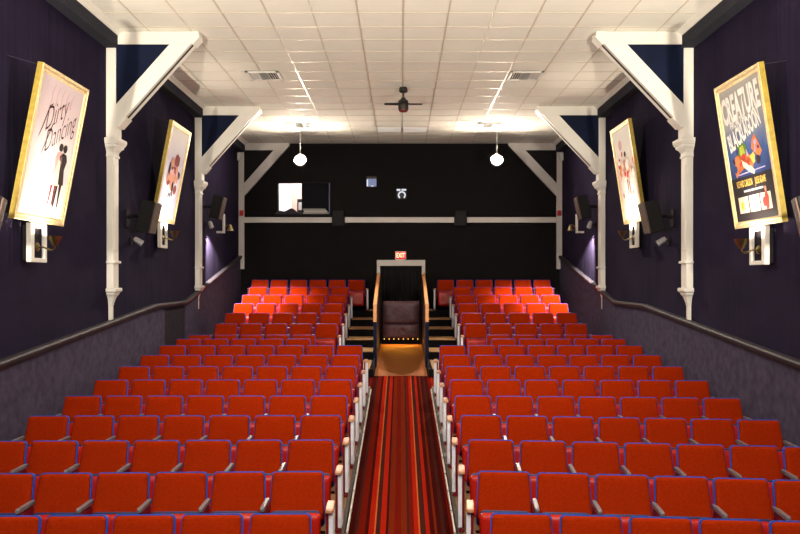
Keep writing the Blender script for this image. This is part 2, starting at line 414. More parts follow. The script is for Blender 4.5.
# ------------------------------------------------------------------ theatre seats
TH = math.radians(17); ST, CT = math.sin(TH), math.cos(TH)
def slant(x, d, n): return (x, -d*ST - n*CT, HS - d*CT + n*ST)
def outline(wt, wb, h, r, rb, nseg=5):
    # rounded outline in (x, depth below top), top width wt, bottom width wb
    pts = []
    def arc(cx, cy, rr, a0, a1):
        for i in range(nseg+1):
            a = a0 + (a1-a0)*i/nseg; pts.append((cx+rr*math.cos(a), cy-rr*math.sin(a)))
    arc(wt/2-r, r, r, 0, math.pi/2); arc(-wt/2+r, r, r, math.pi/2, math.pi)
    arc(-wb/2+rb, h-rb, rb, math.pi, 1.5*math.pi); arc(wb/2-rb, h-rb, rb, 1.5*math.pi, 2*math.pi)
    return pts
def pad(fn, wt, wb, h, r, rb, layers):
    # layers: (normal offset, inset)
    f = MB(); pts = []; n = 0
    for q, ins in layers:
        o = outline(wt-2*ins, wb-2*ins, h-2*ins, max(r-ins, .004), max(rb-ins, .004)); n = len(o)
        pts += [fn(x, d+ins, q) for x, d in o]
    f.rings(pts, n, len(layers)); return f
def seat_meshes():
    D = {}
    D['backrest'] = pad(slant, .438, .476, .42, .032, .03, [(0, .004), (.02, 0), (.038, .004), (.048, .013), (.053, .03), (.055, .07)])
    sh = lambda x, d, q: slant(x, d-.011, q)
    D['back_shell'] = pad(sh, .458, .490, .47, .038, .04, [(-.036, .02), (-.03, .006), (-.012, 0), (.006, 0), (.010, .004)])
    # folded seat: leaning slightly back, underside to the front
    t2 = math.radians(6); s2, c2 = math.sin(t2), math.cos(t2)
    fold = lambda x, d, q: (x, -.205 - d*s2*1.0 - q*c2, .51 - d*c2 + q*s2)
    D['seat_pan'] = pad(fold, .445, .42, .40, .045, .06, [(.0, .01), (.006, 0), (.035, 0), (.055, .012), (.066, .032), (.070, .06), (.066, .10), (.064, .14)])
    D['seat_cushion'] = pad(lambda x, d, q: fold(x, d-.016, q), .43, .40, .40, .045, .06, [(-.062, .03), (-.055, .01), (-.02, 0), (-.002, 0), (.002, .006)])
    return D
D = seat_meshes()
MATS = {'backrest': M['red_fabric'], 'back_shell': M['blue'], 'seat_pan': M['red_gloss'], 'seat_cushion': M['navy_vinyl']}
LAB = {'backrest': 'red fabric backrest', 'back_shell': 'blue edged back shell', 'seat_pan': 'glossy red underside of the folded seat', 'seat_cushion': 'dark blue seat cushion folded up'}
def make_seat(s, aisle):
    r = thing('theater_seat', '', 'seat')
    for k, mb in D.items():
        if (k, 0) not in CACHE:
            o = mb.build(k, MATS[k], r, smooth=True); CACHE[(k, 0)] = o.data
        else:
            o = bpy.data.objects.new(k, CACHE[(k, 0)]); COL.objects.link(o); o.parent = r
        o['label'] = LAB[k]
    def arm(x, wood):
        f = MB(); wd = .034 if wood else .020
        # cap rounded at its front
        pts = []; pr = [(-.375, .50, .0), (-.37, .85, .008), (-.355, 1, .012), (-.16, 1, .012), (-.10, .9, .012), (-.092, .8, .005)]
        if not wood: pr = pr[:3] + [(-.10, 1, .012), (-.06, .9, .012), (-.05, .8, .005)]
        for y, k, z in pr:
            ww = wd*k; top = .585 if wood else .60; pts += [(x-ww, y, top-.032), (x+ww, y, top-.032), (x+ww, y, top-.012+z*.3), (x+ww*.8, y, top+z-.012), (x-ww*.8, y, top+z-.012), (x-ww, y, top-.012+z*.3)]
        f.rings(pts, 6, len(pr)); f.build('armrest', M['arm_wood' if wood else 'arm'], r, label='pale wooden armrest' if wood else 'black armrest')
        t0, t1 = (-.016, .016) if not wood else sorted((s*.030, s*.008))
        f = MB(); f.prism([(-.335, .553), (-.335, .43), (-.30, .12), (-.30, -.05), (-.14, -.05), (-.13, .12), (-.10, .45), (-.095, .553)], lambda a, b, q: (x+q, a, b), t0, t1)
        f.build('side_support', M['red_paint'], r, label='dark red painted support')
        f = MB(); f.bbox(x-.025, x+.025, -.33, -.08, -.06, .015, .006); f.build('foot', M['red_paint'], r)
        if wood:
            f = MB(); p0, p1 = sorted((x - s*.032, x + s*.006))
            f.bbox(p0, p1, -.345, -.11, .03, .552, .004); f.build('side_panel', M['aisle_panel'], r, label='pale grey aisle-side panel')
    arm(s*.26, False)
    if aisle: arm(-s*.298, True)
    # pivot rod under the seat
    f = MB(); f.tube([(-.25, -.17, .33), (.25, -.17, .33)], .014, 8); f.build('pivot_rod', M['black'], r, smooth=True)
    return r
CACHE = {}
PROTO = {(s, a): make_seat(s, a) for s in (-1, 1) for a in (False, True)}
index_kids()
USED = set()
ORD = ['first', 'second', 'third', 'fourth', 'fifth', 'sixth', 'seventh', 'eighth', 'ninth', 'tenth', 'eleventh']
def place_seat(s, aisle, x, y, z, rot, label, group):
    key = (s, aisle)
    if key in USED: o = copy_tree(PROTO[key])
    else: o = PROTO[key]; USED.add(key)
    o.location = (x, y, z+ZC); o.rotation_euler = (0, 0, rot); o['label'] = label; o['group'] = group
rows_d = [6.03 + 1.01*i for i in range(10)] + [16.0]
curveR = [.24, .29, .25, .20, .13, .05]; curveL = [.07, .07, .04, .02]
pull = {1: [.09, .15, .07, .07, .045, .02], -1: [.12, .11, .055, .05, .03, .02]}
rows_n = [5, 6] + [7]*7 + [5, 5]
for s, sd in ((-1, 'left'), (1, 'right')):
    for i, d in enumerate(rows_d):
        x0 = .905 if i < 9 else 1.935
        cv = (curveR if s > 0 else curveL); c = cv[i] if i < len(cv) else 0
        for j in range(rows_n[i]):
            x = x0 + .52*j - (pull[s][i]*(j/6.0)**1.5 if i < 6 else 0); y = d - c*(j/6.0)**1.05
            lab = 'red folding theater seat, %s row from front, %s from aisle on the %s' % (ORD[i], ORD[j], sd)
            place_seat(s, j == 0, s*x, y, seat_floor(y) if i < 9 else -1.927+(.0 if i == 9 else .013), s*-c/3.6, lab, 'red seats %s of the aisle' % sd)
    for k in range(6):
        d = 16.85 + .95*k; x0 = 1.57 if k < 5 else 1.20; n = 5 if k < 5 else 6
        for j in range(n):
            lab = 'red folding theater seat, %s raised row, %s from the stairs on the %s' % (ORD[k], ORD[j], sd)
            place_seat(s, j == 0, s*(x0+(.528 if k < 5 else .52)*j), d, plat(k), 0, lab, 'red seats on the raised rows %s of the walkway' % sd)

# ------------------------------------------------------------------ aisle edge strips
for s, sd in ((-1, 'left'), (1, 'right')):
    r = thing('aisle_edge_strip', 'dark aisle edging with pale lip beside the %s seats' % sd, 'edge strip')
    f = MB(); pts = []
    for y in (2.0, 14.4):
        z0, z1 = carpet_z(y), seat_floor(y)+.006
        pts += [(.550*s, y, z0-.01+ZC), (.585*s, y, z0-.01+ZC), (.585*s, y, z1+ZC), (.550*s, y, z1+ZC)]
    f.rings(pts, 4, 2); f.build('riser', M['edge_dark'], r)
    f = MB(); pts = []
    for y in (2.0, 14.4):
        z0 = carpet_z(y); pts += [(.530*s, y, z0-.005+ZC), (.549*s, y, z0-.005+ZC), (.549*s, y, z0+.022+ZC), (.536*s, y, z0+.018+ZC)]
    f.rings(pts, 4, 2); f.build('lip', M['edge_white'], r, label='pale metal lip')
    for q in range(14):
        y = 6.2 + q*.6; f = MB(); f.bbox(*sorted((.528*s, .55*s)), y-.02, y+.02, carpet_z(y)+ZC, carpet_z(y)+.034+ZC, .005); f.build('stud', M['edge_white'], r)
    rebase(r, s*.55, 8.0, carpet_z(8.0)+ZC)

# ------------------------------------------------------------------ sunken walkway: side partitions, handrails, padded panel
def rl(y): return -.50 + (.17+.50)*(min(y, 20.2)-16.6)/(20.2-16.6)
for s, sd in ((-1, 'left'), (1, 'right')):
    f = MB(); pts = []
    for y in (16.6, 20.2, YB):
        xi = .507 + .027*(min(y, 20.2)-16.6)/3.6; z = rl(y)-.04 - (.03 if y > 21 else 0)
        pts += [(xi*s, y, -2.2), ((xi+.062)*s, y, -2.2), ((xi+.062)*s, y, z), (xi*s, y, z)]
    f.rings(pts, 4, 3); pw = S('partition_wall', f, M['veneer'])
    f = MB(); pts = []
    for y in (16.6, 20.2):
        xi = .568 + .027*(y-16.6)/3.6; pts += [((xi)*s, y, plat(0)), ((xi+.008)*s, y, plat(0)), ((xi+.008)*s, y, rl(y)-.05), (xi*s, y, rl(y)-.05)]
    f.rings(pts, 4, 2); S('outer_lining', f, M['navy'], pw)
    f = MB(); f.box(*sorted((.505*s, .572*s)), 16.588, 16.602, -1.86, -.85); S('end_lining', f, M['navy'], pw)
    f = MB(); f.hexa([(.535*s,15.5,-1.70),(.545*s,15.5,-1.70),(.565*s,16.6,-1.70),(.55*s,16.6,-1.70),(.535*s,15.5,-1.66),(.545*s,15.5,-1.66),(.565*s,16.6,-1.62),(.55*s,16.6,-1.62)]); S('edge_nosing', f, M['navy'], pw)
    hr = thing('handrail', 'orange oak handrail sloping up the %s side of the sunken walkway' % sd, 'handrail')
    f = MB(); pts = []
    for y in (16.57, 20.3):
        xi = .503 + .030*(y-16.6)/3.6; z = rl(y)+ZC
        pts += [(xi*s, y, z-.05), ((xi+.074)*s, y, z-.05), ((xi+.074)*s, y, z-.008), ((xi+.064)*s, y, z+.004), ((xi+.010)*s, y, z+.004), (xi*s, y, z-.008)]
    f.rings(pts, 6, 2); f.build('rail_cap', M['oak'], hr)
    f = MB(); f.bbox(*sorted((.504*s, .576*s)), 16.56, 16.598, -.87+ZC, -.50+ZC, .006); f.build('end_cap', M['oak'], hr)
    rebase(hr, s*.53, 16.6, rl(16.6)-.05+ZC)
# padded leather panel
r = thing('padded_panel', 'tufted brown leather panel closing the far end of the sunken walkway', 'padded panel', (0, 20.15, -1.52))
def cushion(x0, x1, z0, z1, tufts, name):
    f = MB(); nx, nz = 28, 16; pts = []
    for j in range(nz+1):
        for i in range(nx+1):
            u, v = i/nx, j/nz
            e = (1-abs(2*u-1)**6)*(1-abs(2*v-1)**6); b = .07*e**.5
            for (tu, tv) in tufts:
                q = math.hypot((u-tu)*(x1-x0), (v-tv)*(z1-z0)); b -= .035*math.exp(-(q/.05)**2)
            b += .006*math.sin(9*u+4*v)*e
            pts.append((x0+(x1-x0)*u, -b, z0+(z1-z0)*v))
    n = nx+1; fs = [(j*n+i, j*n+i+1, (j+1)*n+i+1, (j+1)*n+i) for j in range(nz) for i in range(nx)]
    f.add(pts, fs); f.box(x0, x1, 0, .05, z0, z1)
    return f.build(name, M['leather'], r, smooth=True, fix=False)
cushion(-.455, .455, .42, .99, [], 'upper_cushion')
lc = cushion(-.455, .455, .06, .41, [(.55, .55)], 'lower_cushion')
f = MB(); f.sphere((.046, -.038, .255), .018); f.build('tuft_button', M['dark_gap'], lc, smooth=True)
f = MB(); f.box(-.495, .495, .0, .12, -.16, .99); f.build('backing', M['black'], r)
f = MB(); f.box(-.48, .48, -.04, .0, .03, .058); f.build('bottom_rail', M['black'], r)
ls = thing('light_strip', 'row of small yellow lights under the brown leather panel', 'light strip', (0, 20.15, -1.49))
f = MB(); f.bbox(-.46, .46, -.06, -.035, .0, .02, .004); f.build('channel', M['dark_gap'], ls)
for i in range(8):
    x = -.42 + .12*i; f = MB(); f.sphere((x, -.066, .008), .011, 8, 6); f.build('bulb', M['bulb_yellow'], ls, smooth=True)
    lamp('strip_spot', 'SPOT', (x, 20.06, -1.50), 2.6, (1, .36, .03), (x, 19.93, -1.62), spot_size=1.7, spot_blend=.5, shadow_soft_size=.01)
lamp('strip_wash', 'SPOT', (0, 20.05, -1.42), 1.6, (1, .38, .05), (0, 18.6, -1.72), spot_size=1.8, spot_blend=1, shadow_soft_size=.1)
# doorway frame, curtain, exit sign
f = MB(); f.bbox(-.665, .665, YB-.06, YB, .385, .55, .008); f.bbox(-.665, -.57, YB-.06, YB, -1.55, .385, .008); f.bbox(.57, .665, YB-.06, YB, -1.55, .385, .008)
o = S('door_1', f, M['white_dim'])
f = MB(); nx = 80; pts = []
for z in (-1.5, .42):
    for i in range(nx+1):
        x = -.62 + 1.24*i/nx; pts.append((x, YB+.22+.03*math.sin(i*1.15)+.012*math.sin(i*.43), z))
for z in (.42, -1.5):
    for i in range(nx+1):
        x = -.62 + 1.24*i/nx; pts.append((x, YB+.235+.03*math.sin(i*1.15)+.012*math.sin(i*.43), z))
f.rings(pts, nx+1, 4, cap=False, closed=False); set_mesh_z(f)
tag(f.build('curtain', M['curtain'], None, smooth=True), 'black pleated curtain filling the doorway under the exit sign', 'curtain')
def text_mesh(s, size, shear=0, ext=0.0, bold=0.0, align='CENTER', sx=1.0):
    c = bpy.data.curves.new('text_curve', 'FONT'); c.body = s; c.size = size; c.shear = shear; c.extrude = ext; c.offset = bold; c.align_x = align; c.align_y = 'CENTER'; c.resolution_u = 3
    o = bpy.data.objects.new('text_tmp', c); COL.objects.link(o)
    me = bpy.data.meshes.new_from_object(o.evaluated_get(bpy.context.evaluated_depsgraph_get()))
    bpy.data.objects.remove(o); bpy.data.curves.remove(c)
    return me
def text(s, size, mt, parent, M4, name, **k):
    me = text_mesh(s, size, **k); me.materials.append(mt); o = bpy.data.objects.new(name, me); COL.objects.link(o)
    o.parent = parent; o.matrix_local = M4; return o
r = thing('exit_sign', 'small glowing red EXIT sign on the white door frame', 'exit sign', (-.01, YB-.03, .55))
f = MB(); f.bbox(-.15, .15, -.02, .03, .012, .235, .006); f.build('housing', M['panel_white'], r)
f = MB(); f.bbox(-.138, .138, -.026, -.018, .024, .224, .003); f.build('face', M['exit_face'], r, label='glowing red face')
f = MB(); f.bbox(-.10, .10, -.035, .03, 0, .014, .003); f.build('base', M['white_dim'], r)
text('EXIT', .150, M['exit_letter'], r, Matrix.Translation((0, -.0275, .122)) @ Matrix.Rotation(math.pi/2, 4, 'X') @ Matrix.Diagonal((.78, 1.2, 1, 1)), 'lettering', bold=.004)

# ------------------------------------------------------------------ framed posters
def flat(poly, mt, parent, name, z=.002, label=None):
    f = MB(); f.add([(a, b, z) for a, b in poly], [tuple(range(len(poly)))]); return f.build(name, mt, parent, label=label, fix=False)
def ell(cx, cy, rx, ry, n=20, rot=0):
    return [(cx+rx*math.cos(a)*math.cos(rot)-ry*math.sin(a)*math.sin(rot), cy+rx*math.cos(a)*math.sin(rot)+ry*math.sin(a)*math.cos(rot)) for a in [2*math.pi*i/n for i in range(n)]]
def art(name, c, rough=.75): 
    return mat('print_'+name, c, rough, spec=.2, noise=(9, .12, (1,1,1)))
def poster_mat(name, stops, noise_amt=.12):
    # printed sheet: colours blend up the sheet (generated height), with a little mottling
    m = bpy.data.materials.new(name); m.use_nodes = True; nt = m.node_tree; b = nt.nodes['Principled BSDF']; b.inputs['Roughness'].default_value = .7; b.inputs['Specular IOR Level'].default_value = .2
    tc = nt.nodes.new('ShaderNodeTexCoord'); sp = nt.nodes.new('ShaderNodeSeparateXYZ'); nt.links.new(tc.outputs['Generated'], sp.inputs[0])
    n = nt.nodes.new('ShaderNodeTexNoise'); n.inputs['Scale'].default_value = 5; n.inputs['Detail'].default_value = 6; nt.links.new(tc.outputs['Generated'], n.inputs['Vector'])
    ma = nt.nodes.new('ShaderNodeMath'); ma.operation = 'MULTIPLY_ADD'; ma.inputs[1].default_value = noise_amt; nt.links.new(n.outputs['Fac'], ma.inputs[0]); nt.links.new(sp.outputs[1], ma.inputs[2])
    rp = nt.nodes.new('ShaderNodeValToRGB'); el = rp.color_ramp.elements
    for i, (p, c) in enumerate(stops):
        e = el[i] if i < 2 else el.new(p); e.position = p; e.color = (*c, 1)
    nt.links.new(ma.outputs[0], rp.inputs[0]); nt.links.new(rp.outputs[0], b.inputs['Base Color']); return m
def poster(s, y0, y1, z0, label, sheet, draw):
    hgt = 1.77 if s < 0 else 1.82; wid = y1-y0
    up = Vector((-s*(.187 if s < 0 else .15), 0, .982)).normalized(); right = Vector((0, -s, 0)); nrm = right.cross(up)
    o0 = Vector((s*(4.30 if s < 0 else 4.285), (y0+y1)/2, z0+ZC))
    M4 = Matrix((( right.x, up.x, nrm.x, o0.x), (right.y, up.y, nrm.y, o0.y), (right.z, up.z, nrm.z, o0.z), (0,0,0,1)))
    r = thing('framed_poster', label, 'poster', M=M4, group='framed movie posters on the walls')
    hw = wid/2; fw = .085
    # frame: mitred profile, front at n = 0
    pf = [(0, -.063), (0, -.004), (.006, 0), (.026, 0), (.032, -.010), (.050, -.014), (.056, -.006), (.068, -.006), (fw, -.022), (fw, -.063)]
    f = MB(); pts = []
    for k in range(5):
        sx, sy = [(-1, 0), (1, 0), (1, 1), (-1, 1), (-1, 0)][k]
        for a, n in pf: pts.append((sx*(hw-a), a if sy == 0 else hgt-a, n))
    f.rings(pts, len(pf), 5, cap=False); f.build('frame', M['gold'], r, label='gold frame', fix=True)
    for e in (-1, 1):
        f = MB(); f.box(*sorted((e*hw, e*(hw+.004))), 0, hgt, -.066, -.006); f.build('frame_side', M['gold_dark'], r, label='old gold frame edge')
    f = MB(); f.box(-hw+.03, hw-.03, .03, hgt-.03, -.064, -.05); f.build('backing_board', M['black'], r)
    sh = MB(); a, b = hw-fw+.006, fw-.006
    sh.add([(-a, b, -.022), (a, b, -.022), (a, hgt-b, -.022), (-a, hgt-b, -.022)], [(0,1,2,3)])
    sheet_o = sh.build('poster_sheet', sheet, r, fix=False, label='printed sheet')
    draw(r, a, b, hgt-b)
    # hanging wires from the top corners back to the wall
    wv = (WX-4.30) ; inv = M4.inverted()
    for e in (-1, 1):
        p = inv @ Vector((s*(WXS[s]-.005), o0.y+e*(hw-.15), z0+1.86+ZC)); f = MB(); f.tube([(-s*e*hw*.98, hgt-.03, -.06), p], .0016, 5); f.build('hanging_wire', M['steel'], r)
    return r
Zp = -.0195
def figure(parent, cx, y, h, skin, cloth, lean=0, flip=1):
    # a small printed standing figure: one outline per colour
    L = lambda pts: [(cx+flip*1.7*px*h+lean*(py)*h, y+py*h) for px, py in pts]
    flat(L([(-.05,0),(-.03,.0),(-.015,.25),(.005,.45),(.02,.25),(.035,0),(.06,0),(.055,.3),(.06,.5),(-.07,.5),(-.055,.25)]), skin, parent, 'printed_figure', Zp)
    flat(L([(-.09,.36),(.08,.36),(.06,.58),(.085,.8),(.03,.86),(-.05,.84),(-.08,.75),(-.05,.6)]), cloth, parent, 'printed_figure', Zp+.0005)
    flat([(cx+lean*.93*h+a, y+.93*h+b) for a, b in ell(0, 0, .075*h, .065*h)], ART['dark'], parent, 'printed_figure', Zp+.001)
ART = {'dark': art('dark', (.03, .018, .02)), 'ink': art('ink', (.06, .02, .035)), 'skin': art('skin', (.55, .25, .17)), 'rose': art('rose', (.72, .42, .42)), 'pink': art('pink', (.60, .36, .36)),
       'maroon': art('maroon', (.22, .04, .04)), 'green': art('green', (.10, .20, .03)), 'lime': art('lime', (.42, .46, .06)), 'orange': art('orange', (.70, .20, .07)), 'cream': art('cream', (.74, .60, .48)),
       'black': art('black', (.02, .016, .02)), 'yellow': art('yellow', (.85, .55, .12)), 'white': art('white', (.85, .83, .80)), 'grey': art('grey', (.42, .42, .46)), 'red': art('red', (.55, .05, .04)), 'blue': art('blue', (.03, .06, .22)), 'lilac': art('lilac', (.42, .36, .60))}
def brush(parent, pts, wdt, mt, z=Zp, name='brush_stroke'):
    # one tapered stroke along a polyline
    n = len(pts); Lp, Rp = [], []
    for i, p in enumerate(pts):
        q0, q1 = Vector(pts[max(0, i-1)]), Vector(pts[min(n-1, i+1)]); t = (q1-q0).normalized(); k = wdt*math.sin(math.pi*(i+.6)/(n+.2))*.5
        Lp.append((p[0]-t.y*k, p[1]+t.x*k)); Rp.append((p[0]+t.y*k, p[1]-t.x*k))
    f = MB(); f.add([(a, b, z) for a, b in Lp+Rp], [(i, n+i, n+i+1, i+1) for i in range(n-1)]); return f.build(name, mt, parent, fix=False)
def draw_dance(r, a, b, t):
    # brush-lettered title, slanting upwards, with flying strokes above
    R = Matrix.Translation((-.10, 1.29, Zp)) @ Matrix.Rotation(.50, 4, 'Z') @ Matrix.Diagonal((1.1, 1.45, 1, 1))
    text('Dirty', .25, ART['ink'], r, R, 'title_lettering', shear=.7, bold=-.003)
    R = Matrix.Translation((.08, 1.10, Zp)) @ Matrix.Rotation(.50, 4, 'Z') @ Matrix.Diagonal((1.0, 1.40, 1, 1))
    text('Dancing', .25, ART['ink'], r, R, 'title_lettering', shear=.7, bold=-.003)
    random.seed(3)
    for k in range(5):
        x = -.30+.13*k; brush(r, [(x, 1.30+.04*k), (x+.04, 1.42), (x+.03, 1.52), (x+.09, 1.62)], .014, ART['pink'])
    brush(r, [(-.1, 1.33), (.1, 1.40), (.3, 1.52)], .012, ART['rose'])
    brush(r, [(-.42, .98), (-.36, 1.10), (-.27, 1.36), (-.20, 1.40)], .02, ART['ink'])
    brush(r, [(-.28, .80), (-.20, .98), (-.12, 1.17), (-.06, 1.20)], .02, ART['ink'])
    figure(r, .33, .22, .78, ART['dark'], ART['dark'], .0, -1)
    figure(r, .17, .24, .76, ART['maroon'], ART['pink'], .06)
    flat([(.02,.48),(.30,.48),(.27,.68),(.26,.78),(.20,.80),(.16,.66)], ART['cream'], r, 'printed_figure', Zp+.0015)
def draw_group(r, a, b, t):
    random.seed(5)
    for k in range(26):
        cx, cy = random.gauss(0, .16), random.gauss(.93, .14)
        flat(ell(cx, cy, random.uniform(.06, .12), random.uniform(.06, .13), 9, random.random()*3), [ART['maroon'], ART['dark'], ART['skin'], ART['rose'], ART['maroon']][k % 5], r, 'printed_shape', Zp+.0002*k)
    for k in range(6): flat(ell(-.28+.11*k, .80+.02*(k % 2), .055, .08, 12), ART['skin'], r, 'printed_shape', Zp+.006+.0002*k)
    for k in range(3): flat(ell(-.05+.10*k, .50+.015*k, .04, .055, 10), ART['dark'], r, 'printed_shape', Zp)
    flat([(-.12,.40),(.16,.43),(.16,.445),(-.12,.415)], ART['dark'], r, 'printed_shape', Zp)
    flat([(.40,.16),(.44,.16),(.44,.30),(.40,.30)], ART['lilac'], r, 'printed_shape', Zp)
def draw_scene(r, a, b, t):
    random.seed(11)
    for k in range(30):
        cx, cy = random.gauss(-.02, .22), random.gauss(.98, .14)
        flat(ell(cx, cy, random.uniform(.04, .10), random.uniform(.04, .12), 9, random.random()*3), [ART['orange'], ART['rose'], ART['cream'], ART['red'], ART['skin'], ART['white']][k % 6], r, 'printed_shape', Zp+.0002*k)
    figure(r, .02, .52, .80, ART['maroon'], ART['cream'], .05)
    for k in range(8):
        cx, cy = random.gauss(-.12, .16), random.gauss(.52, .10); flat(ell(cx, cy, .04, .05, 9), [ART['rose'], ART['pink'], ART['skin']][k % 3], r, 'printed_shape', Zp)
def draw_monster(r, a, b, t):
    # brush-like white title over a deep blue picture, black billing band, three pale panels
    Q = lambda x, y, rot, sx, sy: Matrix.Translation((x, y, Zp+.006)) @ Matrix.Rotation(rot, 4, 'Z') @ Matrix.Diagonal((sx, sy, 1, 1))
    flat([(-a,b),(a,b),(a,.62),(-a,.62)], ART['black'], r, 'billing_band', Zp)
    text('CREATURE', .29, ART['white'], r, Q(.0, 1.47, .05, .74, 1.5), 'title_lettering', bold=.012)
    text('FROM THE', .12, ART['white'], r, Q(-.12, 1.285, .10, .80, 1.0), 'title_lettering', bold=.003)
    text('BLACK', .24, ART['white'], r, Q(-.25, 1.09, .22, .60, 1.25), 'title_lettering', bold=.009)
    text('LAGOON', .24, ART['white'], r, Q(.20, 1.20, .22, .50, 1.25), 'title_lettering', bold=.009)
    # loose colour shapes in place of the picture
    flat([(-.25,1.02),(-.12,1.06),(-.02,.98),(.02,.86),(-.06,.78),(-.14,.72),(-.22,.80),(-.28,.92)], ART['green'], r, 'printed_shape', Zp+.0003)
    flat([(-.20,.98),(-.10,1.0),(-.06,.90),(-.14,.84),(-.21,.90)], ART['lime'], r, 'printed_shape', Zp+.0006)
    flat([(-.42,.70),(-.36,.88),(-.28,.90),(-.20,.80),(-.02,.68),(.10,.70),(.13,.80),(.02,.88),(-.16,.86),(-.26,.78),(-.33,.66),(-.38,.62)], ART['orange'], r, 'printed_shape', Zp+.0009)
    random.seed(21)
    for k in range(14):
        cx, cy = random.uniform(-.40, .40), random.uniform(.70, 1.05)
        flat(ell(cx, cy, random.uniform(.02, .06), random.uniform(.015, .05), 9, random.random()*3), [ART['blue'], ART['lilac'], ART['dark'], ART['red']][k % 4], r, 'printed_shape', Zp+.0022+.0001*k)
    flat([(-.20,.83),(.06,.72),(.14,.66),(.10,.62),(-.02,.66),(-.16,.74)], ART['cream'], r, 'printed_shape', Zp+.0012)
    flat([(.16,1.02),(.24,1.08),(.30,1.0),(.38,.86),(.30,.80),(.22,.84),(.12,.92)], ART['orange'], r, 'printed_shape', Zp+.0015)
    flat([(.04,.84),(.16,.88),(.22,.78),(.12,.74)], ART['yellow'], r, 'printed_shape', Zp+.0018)
    flat([(-.40,.66),(.40,.68),(.40,.665),(-.40,.645)], ART['lilac'], r, 'printed_shape', Zp+.0003)
    text('RICHARD CARLSON', .115, ART['yellow'], r, Q(-.19, .535, .0, .42, 1.0), 'billing_lettering', bold=.002)
    text('JULIE ADAMS', .115, ART['yellow'], r, Q(.24, .535, .0, .42, 1.0), 'billing_lettering', bold=.002)
    flat([(-.25,.43),(.28,.43),(.28,.455),(-.25,.455)], ART['grey'], r, 'printed_shape', Zp+.001)
    for k in range(3):
        x = -.44+.30*k; flat([(x,.18),(x+.27,.18),(x+.27,.38),(x,.38)], ART['cream'], r, 'printed_panel', Zp+.001)
        flat(ell(x+.10, .27, .05, .06, 10), ART[('lime', 'grey', 'red')[k]], r, 'printed_shape', Zp+.002)
    flat([(.29,.17),(.36,.19),(.38,.32),(.33,.42),(.28,.34)], ART['red'], r, 'printed_figure', Zp+.003)
    flat(ell(.325, .42, .025, .035), ART['skin'], r, 'printed_figure', Zp+.0035)
W1 = (.82, .78, .78)
poster(-1, 8.89, 10.20, .68, 'gold framed white poster of a dancing couple on the left wall', poster_mat('print_white', [(0, (.86,.83,.83)), (.55, (.82,.76,.78)), (.75, (.72,.58,.60)), (1, (.66,.54,.58))]), draw_dance)
poster(-1, 13.95, 15.18, 1.05, 'gold framed lilac poster with clustered dark figures, left wall beyond the nearest post', poster_mat('print_lilac', [(0, (.62,.60,.82)), (.45, (.74,.72,.86)), (.7, (.60,.55,.68)), (1, (.85,.82,.80))]), draw_group)
poster(1, 8.99, 10.27, .65, 'gold framed blue poster with large white title lettering on the right wall', poster_mat('print_blue', [(0, (.02,.03,.10)), (.40, (.02,.04,.16)), (.60, (.05,.10,.30)), (.72, (.16,.20,.34)), (.86, (.44,.42,.40)), (1, (.42,.40,.38))], .2), draw_monster)
poster(1, 14.15, 15.38, 1.06, 'gold framed pale poster with reddish figures, right wall beyond the nearest post', poster_mat('print_pale', [(0, (.84,.80,.76)), (.45, (.80,.68,.62)), (.62, (.74,.58,.50)), (.8, (.84,.78,.72)), (1, (.84,.80,.76))]), draw_scene)

# ------------------------------------------------------------------ brass sconces on white bracket frames
def sconce(s, y, z, label, lit=True, ring=True):
    r = thing('wall_sconce', label, 'sconce', (s*WXS[s], y, z), 'brass sconces on white wall brackets')
    i = -s
    def bxx(a0, a1, y0, y1, z0, z1, f): f.bbox(*sorted((i*a0, i*a1)), y0, y1, z0, z1, .005)
    f = MB(); bxx(.09, .15, -.20, -.11, .0, .46, f); bxx(.11, .15, .16, .22, .0, .46, f); bxx(.11, .15, -.11, .16, .0, .05, f); bxx(.11, .15, -.11, .16, .41, .46, f)
    f.build('bracket_frame', M['white'], r, label='white wooden bracket frame')
    f = MB(); bxx(0, .09, -.10, .14, .02, .44, f); f.build('back_board', M['black'], r)
    Rx = Matrix.Rotation(i*math.pi/2, 3, 'Y')
    f = MB(); f.lathe([(.001, .0), (.055, .0), (.055, .012), (.04, .024), (.018, .034), (.001, .036)], 18, (i*.10, .05, .185), Rx); f.build('rosette', M['brass'], r, smooth=True)
    f = MB(); f.tube([(i*.12, .05, .185), (i*.19, .05, .18), (i*.26, .03, .15), (i*.31, .01, .145), (i*.335, 0, .165), (i*.34, 0, .205)], .011, 10); f.build('arm', M['brass'], r, smooth=True)
    f = MB(); f.lathe([(.001, .195), (.028, .195), (.034, .212), (.05, .238), (.068, .27), (.080, .306), (.084, .313), (.078, .313), (.062, .272), (.044, .242), (.028, .222), (.001, .22)], 22, (i*.34, 0, 0))
    f.build('shade', M['brass'], r, smooth=True, label='brass cup shade opening upwards')
    f = MB(); f.sphere((i*.34, 0, .288), .026, 12, 8); f.build('bulb', M['bulb_sconce'], r, smooth=True)
    lamp('sconce_beam', 'SPOT', (s*WXS[s]+i*.34, y, z+.33), 100, WARM, (s*4.06, y+.03, z+2.0), spot_size=1.25, spot_blend=.9, shadow_soft_size=.03)
    return r
sconce(-1, 9.50, .21, 'brass sconce on white bracket under the dancing couple poster')
sconce(-1, 14.52, .58, 'brass sconce on white bracket under the lilac poster')
sconce(1, 9.58, .18, 'brass sconce on white bracket under the blue poster')
sconce(1, 14.72, .59, 'brass sconce on white bracket under the pale reddish poster')
